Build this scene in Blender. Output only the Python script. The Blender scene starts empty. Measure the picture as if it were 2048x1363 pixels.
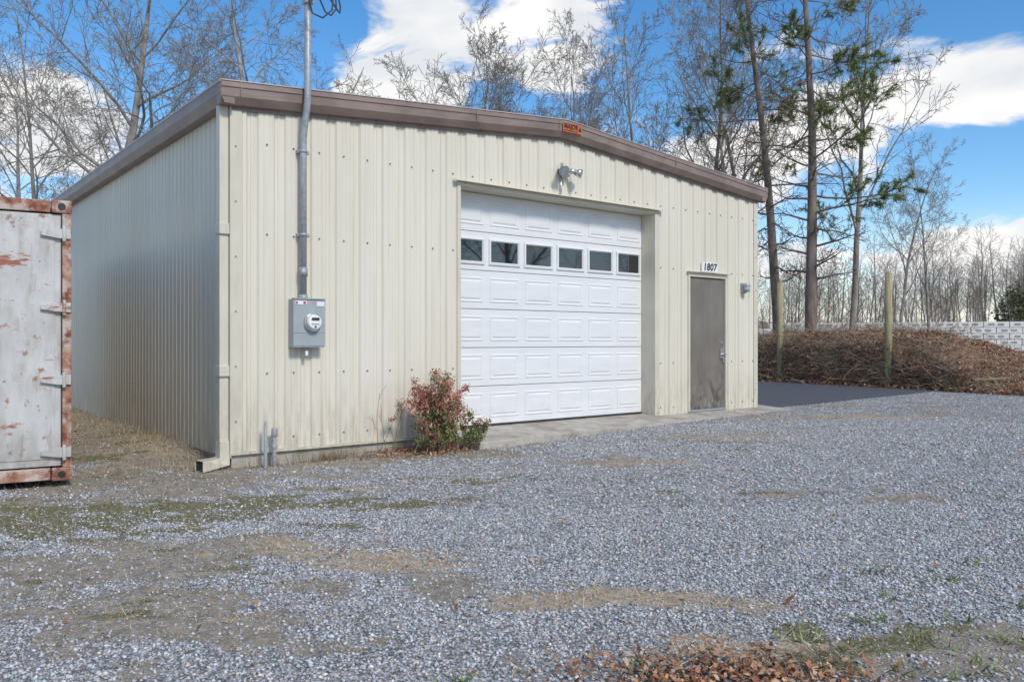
import bpy, bmesh, math, random
import numpy as np
from mathutils import Vector, Matrix
random.seed(7); rs=np.random.RandomState(11)
scene=bpy.context.scene
COL=scene.collection
# ------------------------------------------------------------------ materials
def mat(name,c1,c2=None,scale=5,rough=.6,metal=0,bump=0,bscale=None,detail=6,stretch=None,lo=.35,hi=.65,attr=None,spec=.5,ior=None):
    m=bpy.data.materials.new(name); m.use_nodes=True
    nt=m.node_tree; N=nt.nodes; L=nt.links
    b=N['Principled BSDF']; b.inputs['Roughness'].default_value=rough; b.inputs['Metallic'].default_value=metal
    b.inputs['Specular IOR Level'].default_value=spec
    if ior: b.inputs['IOR'].default_value=ior
    tc=N.new('ShaderNodeTexCoord'); vec=tc.outputs['Object']
    if stretch:
        mp=N.new('ShaderNodeMapping'); mp.inputs['Scale'].default_value=stretch; L.new(vec,mp.inputs[0]); vec=mp.outputs[0]
    n=N.new('ShaderNodeTexNoise'); n.inputs['Scale'].default_value=scale; n.inputs['Detail'].default_value=detail; L.new(vec,n.inputs['Vector'])
    r=N.new('ShaderNodeValToRGB'); r.color_ramp.elements[0].position=lo; r.color_ramp.elements[1].position=hi
    r.color_ramp.elements[0].color=(*c1,1); r.color_ramp.elements[1].color=(*(c2 or c1),1)
    L.new(n.outputs['Fac'],r.inputs[0]); out=r.outputs[0]
    L.new(out,b.inputs['Base Color'])
    if bump:
        n2=N.new('ShaderNodeTexNoise'); n2.inputs['Scale'].default_value=bscale or scale*4; n2.inputs['Detail'].default_value=8; L.new(vec,n2.inputs['Vector'])
        bp=N.new('ShaderNodeBump'); bp.inputs['Strength'].default_value=bump; bp.inputs['Distance'].default_value=.02
        L.new(n2.outputs['Fac'],bp.inputs['Height']); L.new(bp.outputs[0],b.inputs['Normal'])
    return m
def overlay(m,color,scale,lo,hi,stretch=None,zrange=None,amount=1.0,rough=None,offset=(0,0,0)):
    nt=m.node_tree; N=nt.nodes; L=nt.links; b=N['Principled BSDF']
    src=b.inputs['Base Color'].links[0].from_socket
    tc=N.new('ShaderNodeTexCoord'); mp=N.new('ShaderNodeMapping'); mp.inputs['Scale'].default_value=stretch or (1,1,1); mp.inputs['Location'].default_value=offset
    L.new(tc.outputs['Object'],mp.inputs[0])
    n=N.new('ShaderNodeTexNoise'); n.inputs['Scale'].default_value=scale; n.inputs['Detail'].default_value=9; n.inputs['Roughness'].default_value=.65; L.new(mp.outputs[0],n.inputs['Vector'])
    mr=N.new('ShaderNodeMapRange'); mr.inputs[1].default_value=lo; mr.inputs[2].default_value=hi; mr.inputs[4].default_value=amount; L.new(n.outputs['Fac'],mr.inputs[0])
    fac=mr.outputs[0]
    if zrange:
        sp=N.new('ShaderNodeSeparateXYZ'); L.new(tc.outputs['Object'],sp.inputs[0])
        m2=N.new('ShaderNodeMapRange'); m2.inputs[1].default_value=zrange[0]; m2.inputs[2].default_value=zrange[1]; m2.inputs[3].default_value=1; m2.inputs[4].default_value=0; m2.interpolation_type='SMOOTHSTEP'
        L.new(sp.outputs['Z'],m2.inputs[0])
        mu=N.new('ShaderNodeMath'); mu.operation='MULTIPLY'; L.new(fac,mu.inputs[0]); L.new(m2.outputs[0],mu.inputs[1]); fac=mu.outputs[0]
    mx=N.new('ShaderNodeMix'); mx.data_type='RGBA'; L.new(fac,mx.inputs[0]); L.new(src,mx.inputs[6]); mx.inputs[7].default_value=(*color,1)
    L.new(mx.outputs[2],b.inputs['Base Color'])
    return m
def attrmat(name,rough=.8):
    m=bpy.data.materials.new(name); m.use_nodes=True; N=m.node_tree.nodes; L=m.node_tree.links
    a=N.new('ShaderNodeAttribute'); a.attribute_name='col'; b=N['Principled BSDF']; b.inputs['Roughness'].default_value=rough
    b.inputs['Specular IOR Level'].default_value=.3
    tc=N.new('ShaderNodeTexCoord'); n=N.new('ShaderNodeTexNoise'); n.inputs['Scale'].default_value=60; L.new(tc.outputs['Object'],n.inputs['Vector'])
    mr=N.new('ShaderNodeMapRange'); mr.inputs[1].default_value=.3; mr.inputs[2].default_value=.7; mr.inputs[3].default_value=.8; mr.inputs[4].default_value=1.2; L.new(n.outputs['Fac'],mr.inputs[0])
    vm=N.new('ShaderNodeVectorMath'); vm.operation='SCALE'; L.new(a.outputs['Color'],vm.inputs[0]); L.new(mr.outputs[0],vm.inputs['Scale'])
    L.new(vm.outputs[0],b.inputs['Base Color'])
    return m

M={}
M['wall']=mat('beige_metal_siding',(.685,.635,.515),(.735,.685,.575),.9,.55,0,.02,30,stretch=(1,1,.25),spec=.3)
overlay(M['wall'],(.36,.30,.22),3,.40,.8,(6,6,.8),(.15,1.1),.9)
overlay(M['wall'],(.46,.39,.28),2,.50,.85,(9,9,.22),None,.5)
M['trim']=mat('beige_trim',(.60,.555,.44),(.66,.615,.50),2,.5,spec=.35); overlay(M['trim'],(.33,.27,.20),4,.42,.75,(4,4,1),(.1,1.3),.8); overlay(M['trim'],(.45,.39,.3),5,.5,.8,(5,5,.6),None,.4)
M['brown']=mat('brown_trim',(.21,.15,.125),(.28,.205,.17),3,.45); overlay(M['brown'],(.36,.30,.25),3,.48,.8,(1,1,4),None,.6)
M['brownlight']=mat('pale_brown_trim',(.40,.33,.28),(.48,.40,.34),3,.5)  # paler brown for the rake cap and gutter lip
M['roof']=mat('metal_roofing',(.42,.36,.3),(.5,.44,.37),2,.4)
M['garage']=mat('white_door_paint',(.74,.735,.725),(.78,.775,.76),2,.42,0,.03,60,stretch=(1,1,6)); overlay(M['garage'],(.52,.49,.45),4,.48,.85,(1,1,1),(.2,.85),.5)
M['rubber']=mat('black_rubber',(.03,.03,.03),(.05,.05,.05),10,.7)
M['glass']=mat('window_glass',(.012,.013,.014),(.02,.02,.02),2,.02,0,spec=.5,ior=1.9)
M['door']=mat('taupe_door_paint',(.175,.152,.125),(.215,.19,.158),2,.4); overlay(M['door'],(.055,.045,.04),2.6,.50,.60,(3,3,1.6),(.25,1.1),.85); overlay(M['door'],(.42,.38,.33),7,.58,.66,(3,3,.8),(.3,.75),.8,offset=(3,1,2)); overlay(M['door'],(.10,.08,.06),3,.5,.7,(8,8,.5),None,.5)
M['conc']=mat('weathered_concrete',(.36,.33,.27),(.50,.46,.40),5,.85,0,.3,40); overlay(M['conc'],(.22,.17,.12),2,.46,.7,None,None,.8)
M['galv']=mat('galvanised_steel',(.30,.32,.33),(.42,.44,.45),25,.5,.25)
M['grey']=mat('grey_meter_paint',(.33,.365,.37),(.37,.405,.41),6,.45)
M['screw']=mat('screw_heads',(.14,.13,.11),(.2,.18,.15),30,.6,.3)
M['white']=mat('white_plastic',(.75,.75,.73),(.8,.8,.78),10,.5)
M['black']=mat('black_paint_and_hole_shade',(.02,.02,.02),(.03,.03,.03),10,.5)
M['chrome']=mat('brushed_metal',(.6,.6,.6),(.7,.7,.7),20,.25,.9)
M['orange']=mat('orange_sign_paint',(.55,.12,.03),(.62,.16,.05),30,.5)
M['red']=mat('red_label',(.6,.05,.05),(.6,.05,.05),30,.5)
M['contw']=mat('container_paint',(.52,.51,.485),(.62,.61,.58),2,.6,0,.08,25,spec=.3)
overlay(M['contw'],(.36,.32,.27),3,.43,.7,(3,3,1),None,.6); overlay(M['contw'],(.33,.09,.04),2.5,.60,.64,(1,1,3),None,.9,offset=(2.3,0,4.1)); overlay(M['contw'],(.26,.12,.06),5,.55,.70,(2,1,.4),None,.6,offset=(9.3,0,1.1)); overlay(M['contw'],(.30,.13,.07),9,.61,.66,(1,1,1),None,.8,offset=(5.3,0,7.1)); overlay(M['contw'],(.2,.15,.11),4,.35,.7,(2,2,1),(.0,.6),.8,offset=(1.3,0,7.1))
M['rust']=mat('rusty_steel',(.20,.06,.035),(.42,.22,.14),7,.85,0,.4,50,lo=.4,hi=.6); overlay(M['rust'],(.55,.48,.42),5,.48,.58,None,None,.85,offset=(4,4,4))
M['bark']=mat('grey_bark',(.19,.165,.14),(.37,.34,.295),6,.9,0,.4,20,stretch=(1,1,.4))
M['pinebark']=mat('pine_bark',(.13,.10,.08),(.27,.21,.17),6,.95,0,.6,14,stretch=(1,1,.35))
M['farbark']=mat('distant_bark',(.17,.14,.115),(.28,.24,.20),.3,.9)
M['post']=mat('treated_wood',(.26,.22,.11),(.42,.36,.21),8,.85,0,.3,30,stretch=(3,3,.3))
M['wire']=mat('rusty_wire',(.16,.12,.09),(.22,.18,.15),20,.7)
M['leaf']=attrmat('dry_leaf'); M['blade']=attrmat('grass_blade'); M['needle']=attrmat('pine_needle'); M['stone']=attrmat('crushed_stone',.85)
M['blockwall']=mat('white_concrete_block',(.70,.695,.68),(.8,.79,.77),3,.85)
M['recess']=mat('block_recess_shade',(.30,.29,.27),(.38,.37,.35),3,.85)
M['asph']=mat('asphalt',(.065,.067,.075),(.11,.112,.122),60,.85,0,.4,120,lo=.3,hi=.7); overlay(M['asph'],(.4,.4,.4),90,.64,.69,None,None,.8)

# ------------------------------------------------------------------ helpers
def obj(name,me,parent=None,mats=None,loc=None,rot=None):
    o=bpy.data.objects.new(name,me); COL.objects.link(o)
    if mats:
        for m in (mats if isinstance(mats,list) else [mats]): me.materials.append(m)
    if parent: o.parent=parent
    if loc: o.location=loc
    if rot: o.rotation_euler=rot
    return o
def empty(name,loc,rz=0):
    e=bpy.data.objects.new(name,None); COL.objects.link(e); e.location=loc; e.rotation_euler=(0,0,rz); e.empty_display_size=.3
    return e
class B:
    def __init__(s): s.bm=bmesh.new()
    def box(s,x0,x1,y0,y1,z0,z1,mi=0):
        v=[s.bm.verts.new(p) for p in ((x0,y0,z0),(x1,y0,z0),(x1,y1,z0),(x0,y1,z0),(x0,y0,z1),(x1,y0,z1),(x1,y1,z1),(x0,y1,z1))]
        for f in ((0,3,2,1),(4,5,6,7),(0,1,5,4),(1,2,6,5),(2,3,7,6),(3,0,4,7)):
            fc=s.bm.faces.new([v[i] for i in f]); fc.material_index=mi
        return v
    def cyl(s,p0,p1,r0,r1=None,n=16,mi=0,caps=True,smooth=True):
        r1=r0 if r1 is None else r1
        p0=Vector(p0);p1=Vector(p1);d=(p1-p0).normalized(); a=d.orthogonal().normalized(); b=d.cross(a)
        A=[];C=[]
        for i in range(n):
            t=2*math.pi*i/n; o=a*math.cos(t)+b*math.sin(t)
            A.append(s.bm.verts.new(p0+o*r0)); C.append(s.bm.verts.new(p1+o*r1))
        for i in range(n):
            f=s.bm.faces.new((A[i],A[(i+1)%n],C[(i+1)%n],C[i])); f.material_index=mi; f.smooth=smooth
        if caps:
            f=s.bm.faces.new(A[::-1]); f.material_index=mi; f=s.bm.faces.new(C); f.material_index=mi
    def tube(s,pts,r,n=12,mi=0):
        rings=[];pts=[Vector(p) for p in pts]; a=None
        for i,p in enumerate(pts):
            d=(pts[min(i+1,len(pts)-1)]-pts[max(i-1,0)]).normalized()
            if a is None: a=d.orthogonal().normalized()
            a=(a-d*a.dot(d)).normalized(); b=d.cross(a)
            rings.append([s.bm.verts.new(p+(a*math.cos(2*math.pi*k/n)+b*math.sin(2*math.pi*k/n))*r) for k in range(n)])
        for A,C in zip(rings,rings[1:]):
            for k in range(n):
                f=s.bm.faces.new((A[k],A[(k+1)%n],C[(k+1)%n],C[k])); f.smooth=True; f.material_index=mi
        s.bm.faces.new(rings[0][::-1]).material_index=mi; s.bm.faces.new(rings[-1]).material_index=mi
    def prism(s,prof,st,mi=0,fn=None):
        R=[[s.bm.verts.new(fn(a,b,t)) for a,b in prof] for t in st]; n=len(prof)
        for A,C in zip(R,R[1:]):
            for k in range(n):
                f=s.bm.faces.new((A[k],A[(k+1)%n],C[(k+1)%n],C[k])); f.material_index=mi
        s.bm.faces.new(R[0]).material_index=mi; s.bm.faces.new(R[-1][::-1]).material_index=mi
    def done(s,name,parent=None,mats=None,bevel=0,loc=None,rot=None,recalc=True):
        if recalc: bmesh.ops.recalc_face_normals(s.bm,faces=s.bm.faces)
        me=bpy.data.meshes.new(name); s.bm.to_mesh(me); s.bm.free()
        o=obj(name,me,parent,mats,loc,rot)
        if bevel:
            m=o.modifiers.new('bevel','BEVEL'); m.width=bevel; m.segments=2; m.limit_method='ANGLE'; m.angle_limit=math.radians(40)
        return o
def npmesh(name,V,F,col=None,mats=None,smooth=False,parent=None):
    V=np.asarray(V,np.float32); F=np.asarray(F,np.int32); k=F.shape[1]
    me=bpy.data.meshes.new(name); me.vertices.add(len(V)); me.vertices.foreach_set('co',V.ravel())
    me.loops.add(F.size); me.loops.foreach_set('vertex_index',F.ravel())
    me.polygons.add(len(F)); me.polygons.foreach_set('loop_start',np.arange(len(F),dtype=np.int32)*k)
    me.polygons.foreach_set('loop_total',np.full(len(F),k,np.int32))
    if smooth: me.polygons.foreach_set('use_smooth',np.ones(len(F),bool))
    me.update(calc_edges=True)
    if col is not None:
        a=me.color_attributes.new('col','FLOAT_COLOR','POINT'); a.data.foreach_set('color',np.asarray(col,np.float32).ravel())
    return obj(name,me,parent,mats)
def hsh(i,j,s):
    v=np.sin(i*127.1+j*311.7+s*74.7)*43758.5453; return v-np.floor(v)
def vn(x,y,s=0):
    xi=np.floor(x);yi=np.floor(y);fx=x-xi;fy=y-yi;fx=fx*fx*(3-2*fx);fy=fy*fy*(3-2*fy)
    return (hsh(xi,yi,s)*(1-fx)+hsh(xi+1,yi,s)*fx)*(1-fy)+(hsh(xi,yi+1,s)*(1-fx)+hsh(xi+1,yi+1,s)*fx)*fy
def fbm(x,y,s=0,o=4):
    r=0;a=.5;t=0
    for k in range(o): r=r+a*vn(x*2**k,y*2**k,s+k*3.1); t+=a; a*=.62
    return r/t
def sst(a,b,x): t=np.clip((x-a)/(b-a),0,1); return t*t*(3-2*t)

# ------------------------------------------------------------------ layout (metres)
CAMH=1.35
YAW=math.radians(38.8); AX,AY=-2.955,8.57
ux,uy=math.cos(YAW),math.sin(YAW); vx,vy=-uy,ux
W=9.35; LEN=12.0
def loc2(x,y):
    dx=x-AX;dy=y-AY; return dx*ux+dy*uy, dx*vx+dy*vy
def height(x,y):
    t,s=loc2(x,y)
    side=.13*sst(-1.9,-.15,t)*sst(.25,1.6,s)*(1-sst(0,3,t))
    h=.15*sst(0,9,t)+np.maximum(.15*sst(.5,9,s)*(1-sst(0,9,t)),side)
    h=h+.03*(fbm(x*.7,y*.7,5,3)-.5)*(1-sst(7,9,t))
    d=(x-9.6)*.861+(y-20.8)*.508; a=(x-9.6)*.508-(y-20.8)*.861
    bh=1.38-1.0*sst(-.6,2.6,a)
    bank=bh*sst(-.2,2.4,d)*(1-.45*sst(3,7,d)) + .38*(fbm(x*.7,y*.7,9,4)-.5)*sst(0,1.5,d)*(1-.8*sst(6,12,d))
    far=(2.0+1.3*sst(.1,-.25,0*x+(x/(y+1e-6)-.42)))*sst(40,58,d)+3*sst(70,200,d)
    return h+np.where(d>-.2,bank,0)+far
# ------------------------------------------------------------------ ground
def axis(lo,hi,f0,f1,st):
    c=list(np.arange(f0,f1,st)); x=f0; s=st
    while x>lo: s*=1.18; x-=s; c.insert(0,x)
    x=c[-1]; s=st
    while x<hi: s*=1.18; x+=s; c.append(x)
    return np.array(c)
gx=axis(-600,600,-8,15,.06); gy=axis(-300,900,1.6,24,.06)
X,Y=np.meshgrid(gx,gy)
def masks(x,y):
    t,s=loc2(x,y); p=-s
    n1=fbm(x*2.6,y*4.2,1,5); n2=fbm(x*3.0+7,y*5.5+3,2,5); n3=fbm(x*3.6,y*7.0,3,4); n4=fbm(x*.45,y*.8,6,3); n5=fbm(x*1.1+3,y*2.0,16,4)
    def bl(cx,cy,rx,ry): return np.clip(1.15-np.sqrt(((x-cx)/rx)**2+((y-cy)/ry)**2),0,1)
    front=(1-sst(.5,1.9,p))*sst(-.2,.05,p)*(1-sst(2.8,4.4,t))*sst(-1.6,-.3,t)
    side=(sst(-2.6,-.7,t))*(1-sst(-.1,.1,t))*sst(-.8,.8,s)
    dirt=front*1.1+side*1.2+bl(-1.8,5.4,1.4,.7)*.8+bl(-1.5,3.9,1.1,.6)*.75+bl(-2.6,4.8,1.3,.7)*.8+bl(1.2,8.8,2.2,.6)*.7+bl(3.1,10.5,2.6,.8)*.75+bl(2.6,6.9,1.8,.6)*.7+bl(5.8,13,3.2,.9)*.85+bl(-4,7,2.2,1.2)*.75+bl(8.5,15,4,2.0)*.6+bl(2,3.6,1.2,.6)*.8+bl(.7,4.4,1.5,.45)*.7+bl(-.5,4.7,1.1,.4)*.65+bl(-.2,3.5,1.2,.4)*.4
    dirt=np.clip(sst(.36,.72,dirt*.64+(n1-.5)*1.3+(n5-.5)*.6+(n4-.5)*.5+.11),0,1)
    moss=bl(-2.9,6.4,2.4,.9)+bl(-3.9,5.9,1.8,1.0)+bl(-5.2,10.5,1.3,2.5)*.9+bl(-.3,7.7,1.9,.45)*.8+bl(-1.5,6.9,1.5,.6)*.8+bl(1.9,3.5,1.1,.6)*.8+bl(2.2,6.9,1.5,.5)*.55+bl(-4.6,8,1.3,1.2)*.7+bl(-2.4,4.9,1.2,.5)*.6+bl(-1.7,4.3,.8,.3)*.5+bl(3,9.6,1.6,.4)*.45+bl(2.4,4.4,.9,.6)*.5
    moss=sst(.38,.66,moss*.58+(n2-.5)*1.7+(n5-.5)*.5)
    straw=bl(-.6,4.9,.8,.4)*1.3+bl(.45,4.25,1.1,.33)*1.4+bl(-1.4,5.3,1.0,.45)*1.0+bl(.9,3.5,1.0,.3)*1.1+bl(1.25,8.7,1.4,.35)*1.0+bl(3.2,10.6,1.8,.35)*1.0+bl(5.8,12.8,2.5,.5)*1.1+bl(-3.7,11,1.6,4)*1.0+bl(2.6,6.7,1,.3)*.7+bl(-1.6,7.5,1.8,.5)*.7+bl(-1.6,3.9,.8,.3)*.6
    straw=sst(.34,.76,straw*.66+(n3-.5)*1.5)
    d=(x-9.6)*.861+(y-20.8)*.508
    bank=sst(-.5,.1,d+(n3-.5)*.8)
    return dirt,moss,straw,bank
Z=height(X,Y)
dm,mm,sm,bkm=masks(X,Y)
nx,ny=len(gx),len(gy)
V=np.stack([X,Y,Z],-1).reshape(-1,3)
I=np.arange(nx*ny).reshape(ny,nx)
F=np.stack([I[:-1,:-1],I[:-1,1:],I[1:,1:],I[1:,:-1]],-1).reshape(-1,4)
ground=npmesh('gravel_ground',V,F,np.stack([dm,mm,sm,bkm],-1).reshape(-1,4),None,True)
gm=bpy.data.materials.new('gravel_and_dirt'); gm.use_nodes=True; N=gm.node_tree.nodes; L=gm.node_tree.links; b=N['Principled BSDF']; b.inputs['Roughness'].default_value=.9; b.inputs['Specular IOR Level'].default_value=.25
tc=N.new('ShaderNodeTexCoord'); at=N.new('ShaderNodeAttribute'); at.attribute_name='col'; sp=N.new('ShaderNodeSeparateColor'); L.new(at.outputs['Color'],sp.inputs[0])
def ramp(sock,els):
    r=N.new('ShaderNodeValToRGB'); e=r.color_ramp.elements
    while len(e)<len(els): e.new(.5)
    for q,(p,c) in zip(e,els): q.position=p; q.color=(*c,1)
    L.new(sock,r.inputs[0]); return r.outputs[0]
def noise(sc,det=6,rough=.6,vec=None):
    n=N.new('ShaderNodeTexNoise'); n.inputs['Scale'].default_value=sc; n.inputs['Detail'].default_value=det; n.inputs['Roughness'].default_value=rough; L.new(vec or tc.outputs['Object'],n.inputs['Vector']); return n.outputs['Fac']
def mix(f,a,c,bt='MIX'):
    m=N.new('ShaderNodeMix'); m.data_type='RGBA'; m.blend_type=bt
    if isinstance(f,float): m.inputs[0].default_value=f
    else: L.new(f,m.inputs[0])
    L.new(a,m.inputs[6]); L.new(c,m.inputs[7]); return m.outputs[2]
vo=N.new('ShaderNodeTexVoronoi'); vo.inputs['Scale'].default_value=42; L.new(tc.outputs['Object'],vo.inputs['Vector'])
ve=N.new('ShaderNodeTexVoronoi'); ve.inputs['Scale'].default_value=42; ve.feature='DISTANCE_TO_EDGE'; L.new(tc.outputs['Object'],ve.inputs['Vector'])
sc=N.new('ShaderNodeSeparateColor'); L.new(vo.outputs['Color'],sc.inputs[0])
stone=ramp(sc.outputs[0],[(0,(.19,.192,.198)),(.3,(.32,.326,.338)),(.6,(.44,.447,.463)),(.85,(.56,.567,.575)),(.93,(.47,.40,.31)),(1,(.74,.73,.72))])
crevice_shade=ramp(ve.outputs['Distance'],[(0,(.45,.42,.37)),(.2,(1,1,1))])  # darker cell borders paint crevice shade between the stones
grav=mix(1.0,stone,crevice_shade,'MULTIPLY')
big=ramp(noise(.6,5),[(.3,(.86,.84,.81)),(.7,(1.1,1.1,1.1))]); grav=mix(1.0,grav,big,'MULTIPLY')
dirt=ramp(noise(9,9,.7),[(.3,(.16,.125,.085)),(.5,(.30,.245,.175)),(.7,(.43,.365,.28))])
dirt2=mix(ramp(noise(35,6,.7),[(.50,(0,0,0)),(.58,(1,1,1))]),dirt,grav)
moss=ramp(noise(22,9,.7),[(.3,(.08,.08,.03)),(.5,(.155,.145,.065)),(.7,(.30,.26,.16))])
straw=ramp(noise(16,9,.7),[(.3,(.27,.19,.115)),(.5,(.45,.345,.22)),(.7,(.58,.48,.34))])
straw=mix(ramp(noise(30,6,.7),[(.48,(0,0,0)),(.62,(1,1,1))]),straw,grav)
moss=mix(ramp(noise(27,6,.7),[(.50,(0,0,0)),(.62,(1,1,1))]),moss,dirt2)
leafc=ramp(noise(6,10,.75),[(.25,(.09,.05,.03)),(.45,(.21,.12,.07)),(.6,(.32,.2,.12)),(.75,(.44,.35,.23))])
hillc=ramp(noise(.4,10,.75),[(.3,(.26,.19,.12)),(.5,(.46,.37,.25)),(.7,(.58,.5,.37))])
def brk(m,lo=.3,hi=.6,sc_=14):
    a=N.new('ShaderNodeMath'); a.operation='ADD'; L.new(m,a.inputs[0]); q=N.new('ShaderNodeMath'); q.operation='MULTIPLY_ADD'; L.new(noise(sc_,8,.7),q.inputs[0]); q.inputs[1].default_value=2.2; q.inputs[2].default_value=-1.1; L.new(q.outputs[0],a.inputs[1])
    k=N.new('ShaderNodeMath'); k.operation='MULTIPLY'; mr=N.new('ShaderNodeMapRange'); mr.inputs[1].default_value=lo; mr.inputs[2].default_value=hi; L.new(a.outputs[0],mr.inputs[0])
    ms=N.new('ShaderNodeMapRange'); ms.inputs[1].default_value=0; ms.inputs[2].default_value=.3; L.new(m,ms.inputs[0])
    L.new(mr.outputs[0],k.inputs[0]); L.new(ms.outputs[0],k.inputs[1]); return k.outputs[0]
c=mix(brk(sp.outputs[0]),grav,dirt2); c=mix(brk(sp.outputs[2],.3,.7),c,straw); c=mix(brk(sp.outputs[1],.4,.65,20),c,moss)
ge=N.new('ShaderNodeSeparateXYZ'); L.new(tc.outputs['Object'],ge.inputs[0])
mrh=N.new('ShaderNodeMapRange'); mrh.inputs[1].default_value=28; mrh.inputs[2].default_value=36; L.new(ge.outputs['Y'],mrh.inputs[0])
lh=mix(mrh.outputs[0],leafc,hillc); c=mix(at.outputs['Alpha'],c,lh)
L.new(c,b.inputs['Base Color'])
bp=N.new('ShaderNodeBump'); bp.inputs['Strength'].default_value=.8; bp.inputs['Distance'].default_value=.01; L.new(ve.outputs['Distance'],bp.inputs['Height'])
bp2=N.new('ShaderNodeBump'); bp2.inputs['Strength'].default_value=.4; bp2.inputs['Distance'].default_value=.02; L.new(noise(25,8,.7),bp2.inputs['Height']); L.new(bp.outputs[0],bp2.inputs['Normal']); L.new(bp2.outputs[0],b.inputs['Normal'])
ground.data.materials.append(gm)
# asphalt
ab=B(); poly=[(4.45,14.42),(5.6,15.35),(7.4,17.0),(8.8,18.2),(9.95,19.3),(9.75,19.9),(9.0,21.2),(6.9,24.8),(3,31),(-4,25.2)]
pp2=[]
for i in range(len(poly)):
    x0,y0=poly[i]; x1,y1=poly[(i+1)%len(poly)]; L_=math.hypot(x1-x0,y1-y0); k=max(1,int(L_/.12)) if i<6 else 1
    for j in range(k):
        u=j/k; jt=.035 if (i<6 and j) else 0; pp2.append((x0+(x1-x0)*u+random.uniform(-jt,jt),y0+(y1-y0)*u+random.uniform(-jt,jt)))
vs=[ab.bm.verts.new((x,y,.172)) for x,y in pp2]; ab.bm.faces.new(vs)
vs2=[ab.bm.verts.new((x,y,.1)) for x,y in pp2]
for i in range(len(pp2)): j=(i+1)%len(pp2); ab.bm.faces.new((vs[i],vs2[i],vs2[j],vs[j]))
ab.done('asphalt_driveway',None,M['asph'])
def inpoly(x,y,P):
    c=np.zeros(x.shape,bool); n=len(P)
    for i in range(n):
        x1,y1=P[i];x2,y2=P[(i+1)%n]
        cc=((y1>y)!=(y2>y))&(x<(x2-x1)*(y-y1)/(y2-y1+1e-9)+x1); c^=cc
    return c
def stones(name,n,ymin,ymax,smin,smax,seed=1):
    r=np.random.RandomState(seed)
    y=np.sqrt(r.uniform(ymin**2,ymax**2,n)); x=r.uniform(-.74,.74,n)*y
    t,s=loc2(x,y); dm,mm,sm,bk=masks(x,y)
    keep=~((t>-.12)&(t<W+.05)&(s>-.06)) & ~((t>2.8)&(t<9.75)&(s>-.62)&(s<.3)) & (~inpoly(x,y,poly))
    pr=1-.88*np.maximum(dm,0)-.7*mm-.75*sm; keep&=(r.rand(n)<np.clip(pr,.09,1))&(bk<.5)
    x=x[keep];y=y[keep]; n=len(x); z=height(x,y)
    base=np.array([[1,0,0],[-1,0,0],[0,1,0],[0,-1,0],[0,0,1],[0,0,-1]],float)
    v=base[None]*r.uniform(.6,1.25,(n,6,1))+r.uniform(-.35,.35,(n,6,3))
    sz=(smin+(smax-smin)*r.rand(n)**2)[:,None,None]; v=v*sz*np.array([1,1,.62])
    a=r.rand(n)*6.28; ca,sa=np.cos(a)[:,None],np.sin(a)[:,None]
    v=np.stack([v[:,:,0]*ca-v[:,:,1]*sa,v[:,:,0]*sa+v[:,:,1]*ca,v[:,:,2]],-1)
    v+=np.stack([x,y,z+sz[:,0,0]*.25],-1)[:,None,:]
    f=np.array([[0,2,4],[2,1,4],[1,3,4],[3,0,4],[2,0,5],[1,2,5],[3,1,5],[0,3,5]])
    F=(f[None]+np.arange(n)[:,None,None]*6).reshape(-1,3)
    g=r.rand(n); tone=np.where(g<.12,.19,np.where(g<.88,.30+.27*r.rand(n),.57+.2*r.rand(n)))
    tint=np.array([.985,1.0,1.022])[None]*np.ones((n,3)); w=r.rand(n)<.18; tint[w]=[1.12,.98,.82]
    c=np.ones((n,4)); c[:,:3]=tone[:,None]*tint
    return v.reshape(-1,3),F,np.repeat(c,6,0)
parts=[stones('a',95000,2.6,6.5,.006,.0145,seed=1),stones('b',80000,6.5,12,.008,.018,seed=2),stones('c',30000,12,19,.01,.022,seed=3)]
o=0;Vs=[];Fs=[];Cs=[]
for v,f,c_ in parts: Vs.append(v);Fs.append(f+o);Cs.append(c_);o+=len(v)
npmesh('gravel_stones',np.concatenate(Vs),np.concatenate(Fs),np.concatenate(Cs),M['stone'])

def blades(name,x,y,h,w,cols,lean=.5,zoff=0,seed=0,m='blade',lmin=0):
    r=np.random.RandomState(seed); n=len(x); z=height(x,y)+zoff
    a=r.rand(n)*6.28; l=h*r.uniform(.5,1.2,n); la=r.uniform(lmin,lean,n)*l; b_=r.rand(n)*6.28
    dx,dy=np.cos(a)*w/2,np.sin(a)*w/2
    p0=np.stack([x-dx,y-dy,z],-1);p1=np.stack([x+dx,y+dy,z],-1)
    hz=np.sqrt(np.maximum(l**2-la**2,0)); 
    p2=np.stack([x+np.cos(b_)*la,y+np.sin(b_)*la,z+hz],-1)
    V=np.stack([p0,p1,p2],1).reshape(-1,3); F=np.arange(3*n).reshape(-1,3)
    cols=np.array(cols); ci=cols[r.randint(len(cols),size=n)]*r.uniform(.7,1.25,(n,1)); c=np.ones((n,4)); c[:,:3]=ci
    return npmesh(name,V,F,np.repeat(c,3,0),M[m])
def scatter_mask(n,y0,y1,idx,th,seed,ex=1.0):
    r=np.random.RandomState(seed); y=np.sqrt(r.uniform(y0**2,y1**2,n)); x=r.uniform(-.74,.74,n)*y
    mk=masks(x,y)[idx]; t,s=loc2(x,y); k=(mk>th+ (1-th)*r.rand(n)*ex)&~((t>-.05)&(t<W)&(s>-.03))&~((t>2.8)&(t<9.75)&(s>-.6)&(s<.3))&(~inpoly(x,y,poly))
    return x[k],y[k]
x,y=scatter_mask(220000,2.7,13,1,.15,5,.8); k=fbm(x*6,y*6,8,3)>.42; x=x[k];y=y[k]; blades('moss_and_grass',x,y,.026,.006,[(.11,.145,.045),(.17,.20,.07),(.28,.24,.14),(.09,.11,.035),(.32,.26,.17)],.9,seed=3)
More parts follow.
